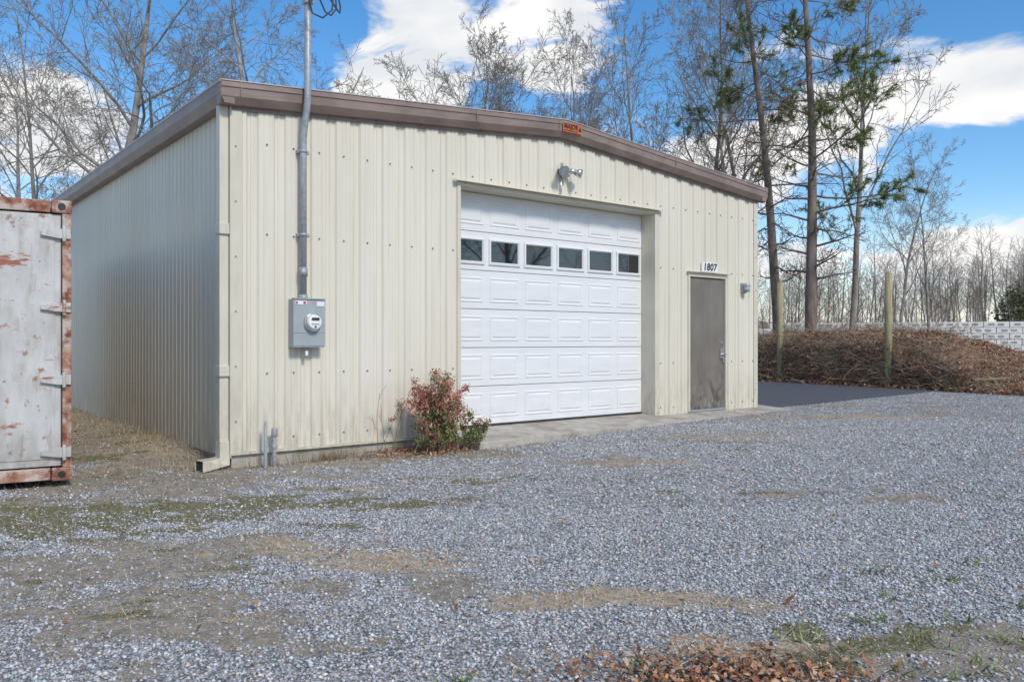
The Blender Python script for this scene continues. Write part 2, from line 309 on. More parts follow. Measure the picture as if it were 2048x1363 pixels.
x,y=scatter_mask(120000,2.7,16,2,.1,6,.8); blades('dry_straw',x,y,.11,.0045,[(.58,.45,.28),(.46,.33,.19),(.66,.56,.39),(.40,.23,.13)],1.0,zoff=.01,seed=4,lmin=.85)
x,y=scatter_mask(90000,2.7,16,0,.25,8,.8); blades('dead_grass',x,y,.05,.004,[(.42,.34,.23),(.32,.23,.14),(.5,.43,.31),(.17,.17,.08)],1.0,zoff=.006,seed=5,lmin=.6)
def leaves(x,y,z,size,cols,seed,flat=.5):
    r=np.random.RandomState(seed); n=len(x)
    s=size*r.uniform(.6,1.3,n)
    b0=np.array([[-1,0,.0],[-.1,-.55,.22],[1,0,.1],[.1,.55,.25]])
    v=b0[None]*s[:,None,None]
    a=r.rand(n)*6.28; tl=r.normal(0,flat,n); t2=r.normal(0,flat,n)
    def rot(v,ang,i,j):
        c,s_=np.cos(ang)[:,None],np.sin(ang)[:,None]; o=v.copy(); o[:,:,i]=v[:,:,i]*c-v[:,:,j]*s_; o[:,:,j]=v[:,:,i]*s_+v[:,:,j]*c; return o
    v=rot(v,tl,1,2); v=rot(v,t2,0,2); v=rot(v,a,0,1)
    v+=np.stack([x,y,z],-1)[:,None]
    f=np.array([[0,1,2],[0,2,3]]); F=(f[None]+np.arange(n)[:,None,None]*4).reshape(-1,3)
    cols=np.array(cols); ci=cols[r.randint(len(cols),size=n)]*r.uniform(.7,1.3,(n,1)); c=np.ones((n,4)); c[:,:3]=ci
    return v.reshape(-1,3),F,np.repeat(c,4,0)
LC=[(.36,.17,.085),(.27,.12,.06),(.45,.25,.13),(.19,.09,.05),(.5,.34,.21)]
n=1500; x=rs.normal(.88,.30,n); y=rs.normal(3.22,.15,n); v,f,c_=leaves(x,y,height(x,y)+.012+rs.rand(n)*.025,.018,LC,1,.5); npmesh('leaf_pile',v,f,c_,M['leaf'])
n=1200; y=np.sqrt(rs.uniform(9,200,n)); x=rs.uniform(-.7,.7,n)*y; t,s=loc2(x,y); k=~((t>-.1)&(t<W)&(s>0))&(rs.rand(n)<.6); x=x[k];y=y[k]
v,f,c_=leaves(x,y,height(x,y)+.025,.018,LC,2,.4); npmesh('scattered_leaves',v,f,c_,M['leaf'])
x=np.array([2.45,1.42,-1.3,.35]); y=np.array([4.72,4.15,4.1,5.9]); v,f,c_=leaves(x,y,height(x,y)+.035,.045,[(.45,.2,.09),(.5,.26,.13)],12,.3); npmesh('curled_oak_leaves',v,f,c_,M['leaf'])
wx=[];wy=[]
for (cx,cy) in [(1.9,3.6),(1.55,3.35),(2.15,3.9),(.55,3.3),(1.7,3.9),(2.3,3.5),(1.3,3.7),(2.4,4.5),(-.2,3.2),(2.0,4.3),(2.2,3.65),(1.75,3.25),(2.6,4.1),(1.2,3.3),(1.95,3.35),(2.1,4.7),(2.8,4.9)]:
    k=rs.randint(10,24); wx+=list(rs.normal(cx,.055,k)); wy+=list(rs.normal(cy,.04,k))
blades('green_weeds',np.array(wx),np.array(wy),.075,.014,[(.16,.23,.07),(.22,.30,.11),(.13,.18,.05),(.3,.27,.14)],.98,zoff=.008,seed=9,lmin=.6)

# ------------------------------------------------------------------ building
BLD=empty('metal_workshop_building',(AX,AY,0),YAW)
TOP0=4.06; SL=.39/4.675
def rtop(t): return TOP0+SL*(W/2-abs(t-W/2))
def ribwall(name,length,z0,ztop,openings,parent,loc=(0,0,0),rz=0,kinks=(),fine=False):
    P=.3048; prof=[]; x=0
    while x<length:
        if fine: prof+=[(x,0),(x+.06,0),(x+.068,.016),(x+.092,.016),(x+.10,0),(x+.1524,0),(x+.2124,0),(x+.2204,.016),(x+.2444,.016),(x+.2524,0)]
        else: prof+= [(x,0),(x+.045,0),(x+.050,.005),(x+.060,.005),(x+.065,0),(x+.105,0),(x+.110,.005),(x+.120,.005),(x+.125,0),(x+.165,0),(x+.183,.024),(x+.215,.024),(x+.219,.017),(x+.243,.017),(x+.247,.024),(x+.286,.024)]
        x+=P
    prof=[p for p in prof if p[0]<length]; 
    px=[p[0] for p in prof]+[length]; py=[p[1] for p in prof]+[0]
    xs=sorted(set(px+[e for o_ in openings for e in (o_[0],o_[1])]+list(kinks)))
    bm=bmesh.new()
    for a,c in zip(xs,xs[1:]):
        if c-a<1e-5: continue
        ya,yc=np.interp([a,c],px,py); mid=(a+c)/2; zl=z0; 
        for o_ in openings:
            if o_[0]<mid<o_[1]: zl=o_[2]
        v=[bm.verts.new(q) for q in ((a,ya,zl),(c,yc,zl),(c,yc,ztop(c)),(a,ya,ztop(a)))]; bm.faces.new(v)
    bmesh.ops.remove_doubles(bm,verts=bm.verts,dist=1e-5)
    me=bpy.data.meshes.new(name); bm.to_mesh(me); bm.free()
    return obj(name,me,parent,M['wall'],loc,(0,0,rz))
G0,G1,GT=2.94,6.64,3.33
D0,D1,DT=7.50,8.43,2.45
ribwall('front_wall',W,.17,lambda t:rtop(t)-.06,[(G0,G1,GT),(D0,D1,DT)],BLD,kinks=(W/2,))
ribwall('left_wall',LEN,.11,lambda t:TOP0-.06,[],BLD,(0,LEN,0),-math.pi/2,fine=True)
ribwall('right_wall',LEN,.17,lambda t:TOP0-.06,[],BLD,(W,0,0),math.pi/2,fine=True)
ribwall('back_wall',W,.17,lambda t:rtop(t)-.06,[],BLD,(W,LEN,0),math.pi,kinks=(W/2,))
q=B(); q.box(.015,W-.015,.03,LEN-.03,-.2,.168); q.done('foundation',BLD,M['conc'],.01)
q=B(); q.prism([(-.6,-.1),(-.6,.145),(.29,.20),(.29,-.1)],list(np.linspace(2.82,9.72,12)),0,lambda a,b_,t:(t,a+.02*math.sin(t*3),b_-.03*max(0,(4-t)/1.2)*(1 if a<0 and b_>0 else 0))); q.done('concrete_apron',BLD,M['conc'],.012)
q=B()
q.box(-.012,.11,-.014,-.003,.16,TOP0-.1); q.box(-.014,-.003,-.013,.11,.12,TOP0-.1)
q.box(W-.10,W+.012,-.014,-.003,.16,TOP0-.1); q.box(W+.003,W+.014,-.013,.11,.16,TOP0-.1)
q.box(0,G0-.06,-.012,.03,.145,.168)
q.done('corner_trim',BLD,M['trim'],.002)
prof=[(.02,0),(-.10,.005),(-.135,-.02),(-.14,-.075),(-.128,-.082),(-.125,-.17),(-.07,-.245),(.0,-.25)]
q=B(); q.prism(prof,[-.147,W/2,W+.147],0,lambda a,b_,t:(t,a,rtop(t)+b_ if -.1<t<W+.1 else TOP0-SL*.147+b_))
q.done('rake_trim',BLD,M['brown'],.004)
q=B(); q.prism([(-.06,.012),(-.133,-.006),(-.143,-.02),(-.06,.006)],[-.15,W/2,W+.15],0,lambda a,b_,t:(t,a,rtop(t)+b_+.004 if -.1<t<W+.1 else TOP0-SL*.147+b_+.004)); q.done('rake_cap',BLD,M['brownlight'],0)
eprof=[(0,-.01),(.10,-.01),(.152,-.03),(.152,-.15),(.11,-.25),(0,-.25)]
q=B(); q.prism(eprof,[-.118,LEN+.12],0,lambda a,b_,t:(-a,t,TOP0+b_)); q.prism(eprof,[-.118,LEN+.12],0,lambda a,b_,t:(W+a,t,TOP0+b_))
q.done('eave_gutter',BLD,M['brown'],.004)
q=B(); q.box(-.158,-.10,-.12,LEN+.12,TOP0-.04,TOP0-.015); q.done('gutter_lip',BLD,M['brownlight'],.003)
q=B(); q.prism(prof,[-.147,W/2,W+.147],0,lambda a,b_,t:(t,LEN-a,rtop(t)+b_ if -.1<t<W+.1 else TOP0-SL*.147+b_)); q.done('back_rake_trim',BLD,M['brown'],.004)
q=B(); q.prism([(0.03,-.24),(-.02,-.24),(-.02,-.285),(.03,-.285)],[0,W/2,W],0,lambda a,b_,t:(t,a,rtop(t)+b_)); q.done('rake_flashing',BLD,M['brown'])
q=B()
for t in (.05,3.1,4.52,4.86,7.0,): 
    q.prism([(-.137,-.02),(-.143,-.075),(-.129,-.165),(-.127,-.165),(-.139,-.075),(-.135,-.02)],[t,t+.012],0,lambda a,b_,s:(s,a-.003,rtop(s)+b_))
q.done('rake_seams',BLD,M['brown'])
q=B()
for sgn in (0,1):
    f=(lambda t:t) if sgn==0 else (lambda t:W-t)
    a,b2=-.1,W/2
    for y0 in np.arange(0,LEN,.6):
        y1=min(y0+.6,LEN)-.002
        pts=[(f(a),y0,TOP0-.02),(f(b2),y0,rtop(W/2)-.005),(f(b2),y1,rtop(W/2)-.005),(f(a),y1,TOP0-.02)]
        vs=[q.bm.verts.new(p) for p in pts]; q.bm.faces.new(vs)
        vs=[q.bm.verts.new(p) for p in ((f(a),y0,TOP0-.02),(f(b2),y0,rtop(W/2)-.005),(f(b2),y0+.02,rtop(W/2)+.03),(f(a),y0+.02,TOP0+.015))]; q.bm.faces.new(vs)
        vs=[q.bm.verts.new(p) for p in ((f(a),y0+.04,TOP0-.018),(f(b2),y0+.04,rtop(W/2)-.003),(f(b2),y0+.02,rtop(W/2)+.03),(f(a),y0+.02,TOP0+.015))]; q.bm.faces.new(vs)
q.done('roof',BLD,M['roof'])
# downspout
q=B()
q.box(-.115,-.02,.015,.125,.16,TOP0-.24)
for z in (2.47,.98): q.box(-.125,-.018,-.012,.135,z,z+.11)
R4=[[(-.118,-.005,.30),(-.118,.128,.30),(-.018,.128,.30),(-.018,-.005,.30)],[(-.125,-.02,.13),(-.125,.125,.13),(-.018,.125,.05),(-.018,-.02,.05)],[(-.33,-.12,.125),(-.36,.03,.125),(-.36,.03,.01),(-.33,-.12,.01)]]
rv=[[q.bm.verts.new(p) for p in r_] for r_ in R4]
for A_,C_ in zip(rv,rv[1:]):
    for k in range(4): q.bm.faces.new((A_[k],A_[(k+1)%4],C_[(k+1)%4],C_[k]))
q.bm.faces.new(rv[0])
q.done('downspout',BLD,M['trim'],.004)
q=B(); vs=[q.bm.verts.new(p) for p in ((-.322,-.105,.115),(-.35,.018,.115),(-.35,.018,.02),(-.322,-.105,.02))]; q.bm.faces.new(vs); q.done('downspout_mouth_shade',BLD,M['black'])  # black sheet standing in for the shade inside the spout
q=B()
for z in (.3,1.0,2.5,3.47):
    t=.085
    while t<W:
        if not((G0-.1<t<G1+.1 and z<GT+.12) or (D0-.1<t<D1+.1 and z<DT+.2)) and z<rtop(t)-.35: q.cyl((t,0.001,z),(t,-.012,z),.011,.009,6)
        t+=.3048
for k in range(6):
    for t in (.045,W-.045): q.cyl((t,-.013,.5+k*.58),(t,-.022,.5+k*.58),.009,.008,6)
q.done('siding_screws',BLD,M['screw'])
q=B(); t=.2
while t<W:
    q.cyl((t,-.02,rtop(t)-.266),(t,-.03,rtop(t)-.266),.008,.008,6)
    t+=.3048
q.done('flashing_screws',BLD,M['screw'])
RC=.26
q=B()
q.box(G0-.055,G0,-.022,RC+.05,.17,GT+.0)
q.box(G1,G1+.10,-.022,RC+.05,.17,GT+.0)
q.box(G0-.055,G1+.10,-.020,RC+.05,GT+.001,GT+.07)
q.prism([(-.018,.045),(-.085,.03),(-.085,.018),(-.018,.035)],[G0-.12,G1+.16],0,lambda a,b_,t:(t,a,GT+.03+b_))
q.box(D0-.05,D0,-.02,.09,.2,DT-.05); q.box(D1,D1+.05,-.02,.09,.2,DT-.05); q.box(D0-.05,D1+.05,-.018,.09,DT-.05+.001,DT+.02)
q.box(D0-.08,D1+.08,-.07,-.01,DT+.022,DT+.034)
q.done('opening_trim',BLD,M['trim'],.004)
GD=empty('garage_door',(0,0,0)); GD.parent=BLD
q=B(); q.box(G0,G1,RC+.045,RC+.06,.2,GT); q.box(G0,G1,RC-.006,RC+.04,.203,.225); q.done('seal_and_gap_backing',GD,M['rubber'])  # dark sheet added behind the section gaps, plus the bottom seal
nrow=6; ncol=6; z0=.225; rh=(GT-z0)/nrow; cw=(G1-G0)/ncol
q=B()
for r_ in range(nrow): q.box(G0+.004,G1-.004,RC,RC+.04,z0+r_*rh+.004,z0+(r_+1)*rh-.003)
q.done('door_sections',GD,M['garage'],.006)
q=B()
def rings(q,x0,x1,za,zb,steps):
    prev=None
    for ins,dy in steps:
        cur=[q.bm.verts.new(p) for p in ((x0+ins,RC-dy,za+ins),(x1-ins,RC-dy,za+ins),(x1-ins,RC-dy,zb-ins),(x0+ins,RC-dy,zb-ins))]
        if prev:
            for k in range(4): q.bm.faces.new((prev[k],prev[(k+1)%4],cur[(k+1)%4],cur[k]))
        prev=cur
    return prev
gl=B(); fr=B()
for r_ in range(nrow):
    for c2 in range(ncol):
        x0=G0+c2*cw+.055; x1=G0+(c2+1)*cw-.055; za=z0+r_*rh+.09; zb=z0+(r_+1)*rh-.09
        if r_==nrow-2:
            x0-=.02;x1+=.02; za+=-.01; zb+=.01
            rings(fr,x0,x1,za,zb,[(0,0),(.004,.020),(.028,.024),(.040,.008),(.042,.003)])
            vs=[gl.bm.verts.new(p) for p in ((x0+.035,RC-.0035,za+.035),(x1-.035,RC-.0035,za+.035),(x1-.035,RC-.0035,zb-.035),(x0+.035,RC-.0035,zb-.035))]; gl.bm.faces.new(vs)
        else:
            last=rings(q,x0,x1,za,zb,[(0,0),(.008,.009),(.02,.009),(.034,.002),(.040,.002),(.062,.012)]); q.bm.faces.new(last)
q.done('raised_panels',GD,M['garage']); fr.done('window_frames',GD,M['garage']); gl.done('window_panes',GD,M['glass'])
ED=empty('entry_door',(0,0,0)); ED.parent=BLD
q=B(); q.box(D0+.004,D1-.004,.02,.065,.225,DT-.055); q.done('door_leaf',ED,M['door'],.004)
q=B(); q.box(D0,D1,.0,.1,.19,.222); q.done('threshold',ED,M['galv'],.004)
q=B(); q.cyl((D1-.075,.02,1.32),(D1-.075,.0,1.32),.03,.028); q.box(D1-.115,D1-.045,-.002,.02,1.05,1.22); q.cyl((D1-.08,.0,1.12),(D1-.08,-.035,1.12),.014); q.cyl((D1-.08,-.035,1.12),(D1-.08,-.075,1.12),.03,.026,20)
q.box(D1-.05,D1-.01,-.008,.02,.98,1.26)
for z in (.45,1.3,2.15): q.cyl((D0+.004,-.004,z),(D0+.004,-.004,z+.10),.010,None,10)
q.done('door_hardware',ED,M['chrome'],.002)
def text(name,body,size,loc,m,parent,ext=.002,sh=0,rot=(math.pi/2,0,0),bold=0):
    cu=bpy.data.curves.new(name,'FONT'); cu.body=body; cu.size=size; cu.extrude=ext; cu.align_x='CENTER'; cu.align_y='CENTER'; cu.shear=sh; cu.offset=bold
    o=bpy.data.objects.new(name,cu); COL.objects.link(o); o.parent=parent; o.location=loc; o.rotation_euler=rot; cu.materials.append(m); return o
q=B(); q.box(7.78,8.20,-.03,-.016,DT+.045,DT+.20); q.done('number_plaque',BLD,M['white'],.002)
tx=text('house_number','1807',.165,(7.99,-.033,DT+.12),M['black'],BLD,.002,.15,bold=.004); tx.data.space_character=1.08
q=B(); tt=W/2; zz=rtop(tt)-.115
q.prism([(-.148,-.07),(-.150,.055),(-.14,.055),(-.138,-.07)],[tt-.09,tt+.27],0,lambda a,b_,t:(t,a,zz+b_)); q.done('maker_plate',BLD,M['orange'],.002)
text('maker_plate_text','MAJOR',.085,(tt+.06,-.153,zz+.005),M['black'],BLD,.001,0,bold=.002)
q=B(); q.prism([(tt+.205,-.03),(tt+.255,-.03),(tt+.23,.035)],[-.156,-.150],0,lambda a,b_,t:(a,t,zz+b_)); q.box(tt-.08,tt+.19,-.155,-.150,zz+.040,zz+.045); q.box(tt-.08,tt+.19,-.155,-.150,zz-.05,zz-.045); q.done('maker_plate_mark',BLD,M['black'])
FL=empty('flood_light',(4.68,0,3.72)); FL.parent=BLD
q=B(); q.cyl((0,0,0),(0,-.05,0),.06,.055,20); q.cyl((-.02,-.02,-.06),(-.02,-.02,-.36),.013); q.box(-.05,.06,-.10,-.03,-.05,.03)
q.tube([(0,-.06,.02),(-.05,-.10,.06),(-.09,-.12,.04)],.012); q.tube([(0,-.06,.02),(.06,-.10,.03),(.13,-.12,.0)],.012)
q.cyl((-.04,-.06,.10),(-.10,-.16,.02),.03,.045,20); q.cyl((-.10,-.16,.02),(-.13,-.21,-.02),.045,.075,20)
q.cyl((.08,-.06,.04),(.15,-.14,.0),.03,.04,20); q.cyl((.15,-.14,.0),(.20,-.20,-.02),.04,.068,20); q.cyl((.02,-.05,.0),(.02,-.12,-.06),.035,.03,16)
q.done('lamp_heads',FL,M['chrome'])
q=B(); q.cyl((-.13,-.21,-.02),(-.133,-.215,-.023),.068,.068,20); q.cyl((.20,-.20,-.02),(.203,-.204,-.0215),.062,.062,20); q.done('lamp_lenses',FL,M['galv'])
WL=empty('wall_light',(8.93,0,2.26)); WL.parent=BLD
q=B(); q.box(-.06,.06,-.05,0,-.08,.09); q.cyl((0,-.085,.03),(0,-.085,.085),.07,.055,18); q.done('fixture',WL,M['galv'],.006)
q=B(); q.cyl((0,-.085,-.06),(0,-.085,.028),.055,.062,18); q.done('lens',WL,M['grey'])
# ------------------------------------------------------------------ electric meter + mast
EM=empty('electric_meter',(AX+ux*.80,AY+uy*.80,0),YAW)
q=B(); q.box(-.165,.195,-.14,-.004,1.28,1.81); q.box(-.172,.202,-.148,-.135,1.295,1.80); q.box(-.172,.202,-.16,-.10,1.806,1.82)
q.box(-.17,.20,-.153,-.146,1.44,1.443)
q.cyl((.0,-.07,1.28),(.0,-.07,1.24),.02); q.done('meter_box',EM,M['grey'],.008)
q=B(); q.cyl((.045,-.145,1.555),(.045,-.185,1.555),.105,.10,32); q.done('meter_ring',EM,M['chrome'],.003)
q=B(); q.cyl((.045,-.185,1.555),(.045,-.235,1.555),.09,.075,32); q.done('meter_body',EM,M['white'],.012)
q=B(); q.box(-.0,.09,-.240,-.234,1.575,1.605); q.box(.0,.09,-.239,-.234,1.53,1.536); q.cyl((.045,-.234,1.505),(.045,-.24,1.505),.012); q.done('meter_display',EM,M['rubber'])
q=B(); q.box(.10,.19,-.152,-.147,1.735,1.785); q.box(-.15,-.02,-.152,-.147,1.75,1.79); q.done('labels',EM,M['white'])
q=B(); q.box(-.145,-.125,-.156,-.151,1.757,1.783); q.box(-.06,-.03,-.156,-.151,1.757,1.783); q.done('red_labels',EM,M['red'])
q=B(); q.box(-.01,.02,-.10,-.08,1.19,1.24); q.done('seal_tag',EM,M['white'])
q=B()
q.tube([(-.03,-.085,1.8),(-.03,-.085,3.45),(-.03,-.09,3.58),(-.03,-.12,3.72),(-.03,-.165,3.86),(-.03,-.195,3.98),(-.03,-.20,4.1),(-.03,-.20,5.9)],.038,18)
q.cyl((-.03,-.085,1.80),(-.03,-.085,1.86),.05); q.cyl((-.03,-.085,2.06),(-.03,-.085,2.16),.047)
for z in (2.50,3.42):
    q.cyl((-.03,-.085,z),(-.03,-.085,z+.035),.044); q.box(-.08,.055,-.06,-.0,z,z+.035)
q.done('service_mast',EM,M['galv'],.0)
q=B(); q.cyl((-.03,-.20,5.9),(-.03,-.23,6.05),.055,.07); q.cyl((-.03,-.23,6.05),(-.03,-.3,6.1),.07,.03)
q.box(-.08,.02,-.25,-.15,5.02,5.06); q.cyl((-.03,-.24,5.04),(-.03,-.34,5.06),.02,.028); q.done('weatherhead',EM,M['galv'],.004)
q=B()
for k in range(3):
    a=k*.05
    q.tube([(-.03,-.3,6.05),(-.10+a,-.34,5.7),(-.13+a*2.2,-.36,5.15),(-.06+a*3,-.38,4.86+k*.05),(.06+a*2,-.38,4.84+k*.05),(.17+a,-.38,4.95+k*.03),(.20,-.38,5.3),(.14,-.4,5.7),(.5,-1.2,6.2),(2.2,-4.5,7.0),(6,-11,7.6)],.009,8)
q.done('service_wires',EM,M['rubber'])
VP=empty('vent_pipe',(AX+ux*.42-vx*.13,AY+uy*.42-vy*.13,0),YAW)
q=B(); q.cyl((0,0,-.05),(0,0,.36),.022); q.cyl((0,0,.2),(0,0,.24),.03); q.cyl((0,0,.33),(0,0,.42),.034,.03,16); q.done('pipe',VP,M['galv'],.003)
WP=empty('white_pipe',(AX+ux*.31-vx*.16,AY+uy*.31-vy*.16,0),YAW)
q=B(); q.cyl((0,0,-.05),(0,0,.45),.019); q.cyl((0,0,.45),(0,0,.50),.012); q.done('pipe',WP,M['grey'],.002)

# ------------------------------------------------------------------ shipping container
CT=empty('shipping_container',(-4.097,7.58,.06),math.radians(30))
CW,CL,CH=2.44,6.06,2.59
q=B()
for x0,x1 in ((-.075,0),(-CW,-CW+.075)):
    q.box(x0,x1,.01,.12,.12,CH-.118); q.box(x0,x1,CL-.12,CL-.01,.12,CH-.118)
for y0 in (.012,CL-.10): q.box(-CW+.1,-.17,y0,y0+.09,CH-.115,CH-.005); q.box(-CW+.1,-.17,y0,y0+.09,.01,.12)
for x0 in (-.07,-CW+.01): q.box(x0,x0+.06,.17,CL-.17,CH-.08,CH-.005); q.box(x0,x0+.06,.17,CL-.17,.01,.16)
q.done('frame',CT,M['rust'],.006)
q=B()
for xx in (-.162,-CW-.004):
    for yy in (-.004,CL-.174):
        for zz in (0,CH-.118): q.box(xx,xx+.166,yy,yy+.178,zz,zz+.118)
q.done('corner_castings',CT,M['rust'],.012)
q=B()
for xx in (-.079,-CW+.079):
    for zz in (.059,CH-.059): q.cyl((xx,-.0045,zz),(xx,-.0065,zz),.033,.033,20)  # flat black discs standing in for shade inside the holes
q.done('casting_hole_shade',CT,M['black'])
q=B(); 
for x0,x1 in ((-CW/2+.006,-.085),(-CW+.085,-CW/2-.006)):
    q.box(x0,x1,.03,.07,.135,CH-.13); q.box(x0+.05,x1-.05,.022,.031,.20,CH-.2)
q.done('doors',CT,M['contw'],.006)
q=B()
for x0,x1 in ((-.086,-.076),(-CW+.076,-CW+.086),(-CW/2-.005,-CW/2+.005)): q.box(x0,x1,.018,.06,.13,CH-.12)
q.done('gaskets',CT,M['rubber'])
q=B()
for z in (.26,.93,1.60,2.28):
    for sg in (0,1):
        f=(lambda v:v) if sg==0 else (lambda v:-CW-v)
        a=[(f(-.005),z-.045),(f(-.10),z-.045),(f(-.25),z-.02),(f(-.25),z+.02),(f(-.10),z+.045),(f(-.005),z+.045)]
        q.prism(a,[-.012,.018],0,lambda p_,r2,t:(p_,t,r2))
        q.cyl((f(-.06),-.018,z-.07),(f(-.06),-.018,z+.07),.016)
q.done('hinges',CT,M['contw'],.004)
q=B()
for xx in (-CW/2+.12,-.86,-CW/2-.12,-CW+.86):
    q.cyl((xx,-.01,.1),(xx,-.01,CH-.08),.017)
    for z in (.35,1.0,1.7,2.3): q.box(xx-.04,xx+.04,-.03,.022,z,z+.05)
q.done('lock_rods',CT,M['galv'],.0)
q=B()
def corr(x,sign,along0,along1):
    P=.28; pts=[]; a=along0
    while a<along1: pts+=[(a,0),(a+.07,0),(a+.14,.036),(a+.21,.036)]; a+=P
    pts=[p for p in pts if p[0]<along1]+[(along1,0)]
    pv=None
    for a,o_ in pts:
        cur=(q.bm.verts.new((x+sign*o_,a,.15)),q.bm.verts.new((x+sign*o_,a,CH-.07)))
        if pv: q.bm.faces.new((pv[0],cur[0],cur[1],pv[1]))
        pv=cur
corr(-.05,1,.12,CL-.12); corr(-CW+.05,-1,.12,CL-.12)
q.box(-CW+.08,-.08,.1,CL-.1,CH-.06,CH-.02); q.box(-CW+.08,-.08,CL-.06,CL-.03,.12,CH-.1)
q.done('side_walls',CT,M['contw'])

# ------------------------------------------------------------------ trees
def nrm(v): l=math.sqrt(v[0]**2+v[1]**2+v[2]**2)+1e-9; return (v[0]/l,v[1]/l,v[2]/l)
def cross(a,b_): return (a[1]*b_[2]-a[2]*b_[1],a[2]*b_[0]-a[0]*b_[2],a[0]*b_[1]-a[1]*b_[0])
def grow(out,p,d,Ln,r,lvl,P,R):
    n=P['seg'][lvl]; pts=[p]; rad=[r]; dirs=[d]; st=Ln/n; j=P['jit'][lvl]; up=P['up'][lvl]
    for i in range(n):
        d=nrm((d[0]+R.gauss(0,j),d[1]+R.gauss(0,j),d[2]+R.gauss(0,j)+up)); p=(p[0]+d[0]*st,p[1]+d[1]*st,p[2]+d[2]*st)
        pts.append(p); rad.append(max(P['rmin'],r*(1-(i+1)/n*P['tap'][lvl]))); dirs.append(d)
    out.append((pts,rad,P['sides'][lvl],lvl))
    if lvl+1<len(P['seg']):
        k=P['n'][lvl]; k=max(1,int(k*R.uniform(.8,1.2))); s0=P['start'][lvl]; az=R.random()*6.28
        for c in range(k):
            f=s0+(1-s0)*(c+R.random())/k; fi=f*n; i=min(int(fi),n-1); u=fi-i
            q0,q1=pts[i],pts[i+1]; pp=tuple(q0[m]+(q1[m]-q0[m])*u for m in range(3)); dd=dirs[min(i+1,n)]
            az+=2.4+R.uniform(-.5,.5); a=nrm(cross(dd,(.31,.77,.2) if abs(dd[2])>.9 else (0,0,1))); b_=cross(dd,a)
            th=math.radians(P['ang'][lvl]*R.uniform(.75,1.25)); o_=(a[0]*math.cos(az)+b_[0]*math.sin(az),a[1]*math.cos(az)+b_[1]*math.sin(az),a[2]*math.cos(az)+b_[2]*math.sin(az))
            nd=nrm(tuple(dd[m]*math.cos(th)+o_[m]*math.sin(th) for m in range(3)))
            rr=rad[i]+(rad[i+1]-rad[i])*u
            grow(out,pp,nd,Ln*P['lr'][lvl]*(1-.55*(f-s0)/(1-s0+1e-6))*R.uniform(.75,1.2),max(P['rmin'],rr*P['rr'][lvl]),lvl+1,P,R)
def tubes(polys):
    V=[];F=[]
    for pts,rad,n,_ in polys:
        base=len(V); m=len(pts); cs=[(math.cos(6.2832*k/n),math.sin(6.2832*k/n)) for k in range(n)]
        d=nrm(tuple(pts[-1][i]-pts[0][i] for i in range(3))); a=nrm(cross(d,(.3,.8,.1) if abs(d[2])>.9 else (0,0,1))); b_=cross(d,a)
        for p,r in zip(pts,rad):
            for c,s in cs: V.append((p[0]+(a[0]*c+b_[0]*s)*r,p[1]+(a[1]*c+b_[1]*s)*r,p[2]+(a[2]*c+b_[2]*s)*r))
        for i in range(m-1):
            for k in range(n):
                k2=(k+1)%n; F.append((base+i*n+k,base+i*n+k2,base+(i+1)*n+k2,base+(i+1)*n+k))
    return np.array(V,np.float32),np.array(F,np.int32)
def decid(seed,H,r0,n=(13,7,6,5),ang=(48,42,42,40),start=(.3,.25,.2,.2),lr=(.5,.5,.5,.5),rmin=.0065,up=(.01,.05,.04,.02,.0),jt=.05):
    R=random.Random(seed); out=[]
    P=dict(seg=[10,7,5,3,2],jit=[jt,.14,.18,.2,.2],up=up,tap=[.85,.85,.8,.7,.5],sides=[10,6,4,3,3],rmin=rmin,n=list(n),start=list(start),ang=list(ang),lr=list(lr),rr=[.5,.5,.5,.6])
    grow(out,(0,0,-.2),(0,0,1),H,r0,0,P,R); return tubes(out)
meshes={}
def treemesh(key,*a,**k):
    v,f=decid(*a,**k); o=npmesh(key,v,f,None,M['bark'],True); me=o.data; bpy.data.objects.remove(o); meshes[key]=me
treemesh('oak_a',3,14,.24,n=(16,9,8,6),ang=(55,45,42,40)); treemesh('oak_b',8,13,.19,n=(15,9,8,6),start=(.22,.2,.2,.2),ang=(52,45,42,40)); treemesh('round_a',17,10.5,.17,n=(17,9,8,6),start=(.45,.2,.15,.15),lr=(.5,.5,.5,.5),ang=(42,38,40,40),up=(.02,.07,.05,.03,0))
treemesh('slim_a',12,12,.13,n=(17,8,7,5),ang=(36,36,40,40),lr=(.42,.5,.5,.5),start=(.3,.2,.2,.2)); treemesh('slim_b',21,11,.11,n=(16,8,7,5),ang=(32,36,40,40),lr=(.42,.5,.5,.5),start=(.3,.2,.2,.2))
def place(key,x,y,s=1,rz=0,name='bare_tree',zs=1):
    o=bpy.data.objects.new(name,meshes[key]); COL.objects.link(o); o.location=(x,y,float(height(np.array([x]),np.array([y]))[0])); o.scale=(s,s,s*zs); o.rotation_euler=(0,0,rz); return o
def PX(px,y): return (px-1024)/1630*y
for key,px,dep,s,rz,zs in [('oak_a',185,27,1.05,.3,1),('oak_b',545,25,1.0,1.2,1),('oak_b',330,36,.95,2.5,1),('round_a',690,34,1.0,4.0,1),('round_a',960,31,1.08,1.2,.97),('slim_a',1215,30,1.0,.5,1),('slim_b',1290,29,1.05,2.0,1.05),('slim_a',1385,31,1.0,3.3,1.05),('slim_b',1700,30,1.2,5.0,1.1),('slim_b',1862,27,.52,1.0,1),('oak_a',20,38,.85,5.2,1),('slim_b',440,32,1.0,3,1.1),('slim_a',1500,34,1.05,1.3,1.1),('slim_a',1800,42,.8,4.3,1),('slim_b',90,30,1.1,2,1.1),('slim_a',1440,40,1.1,2.3,1.1),('round_a',1120,40,1.0,2.6,1)]:
    place(key,PX(px,dep),dep,s,rz,zs=zs)
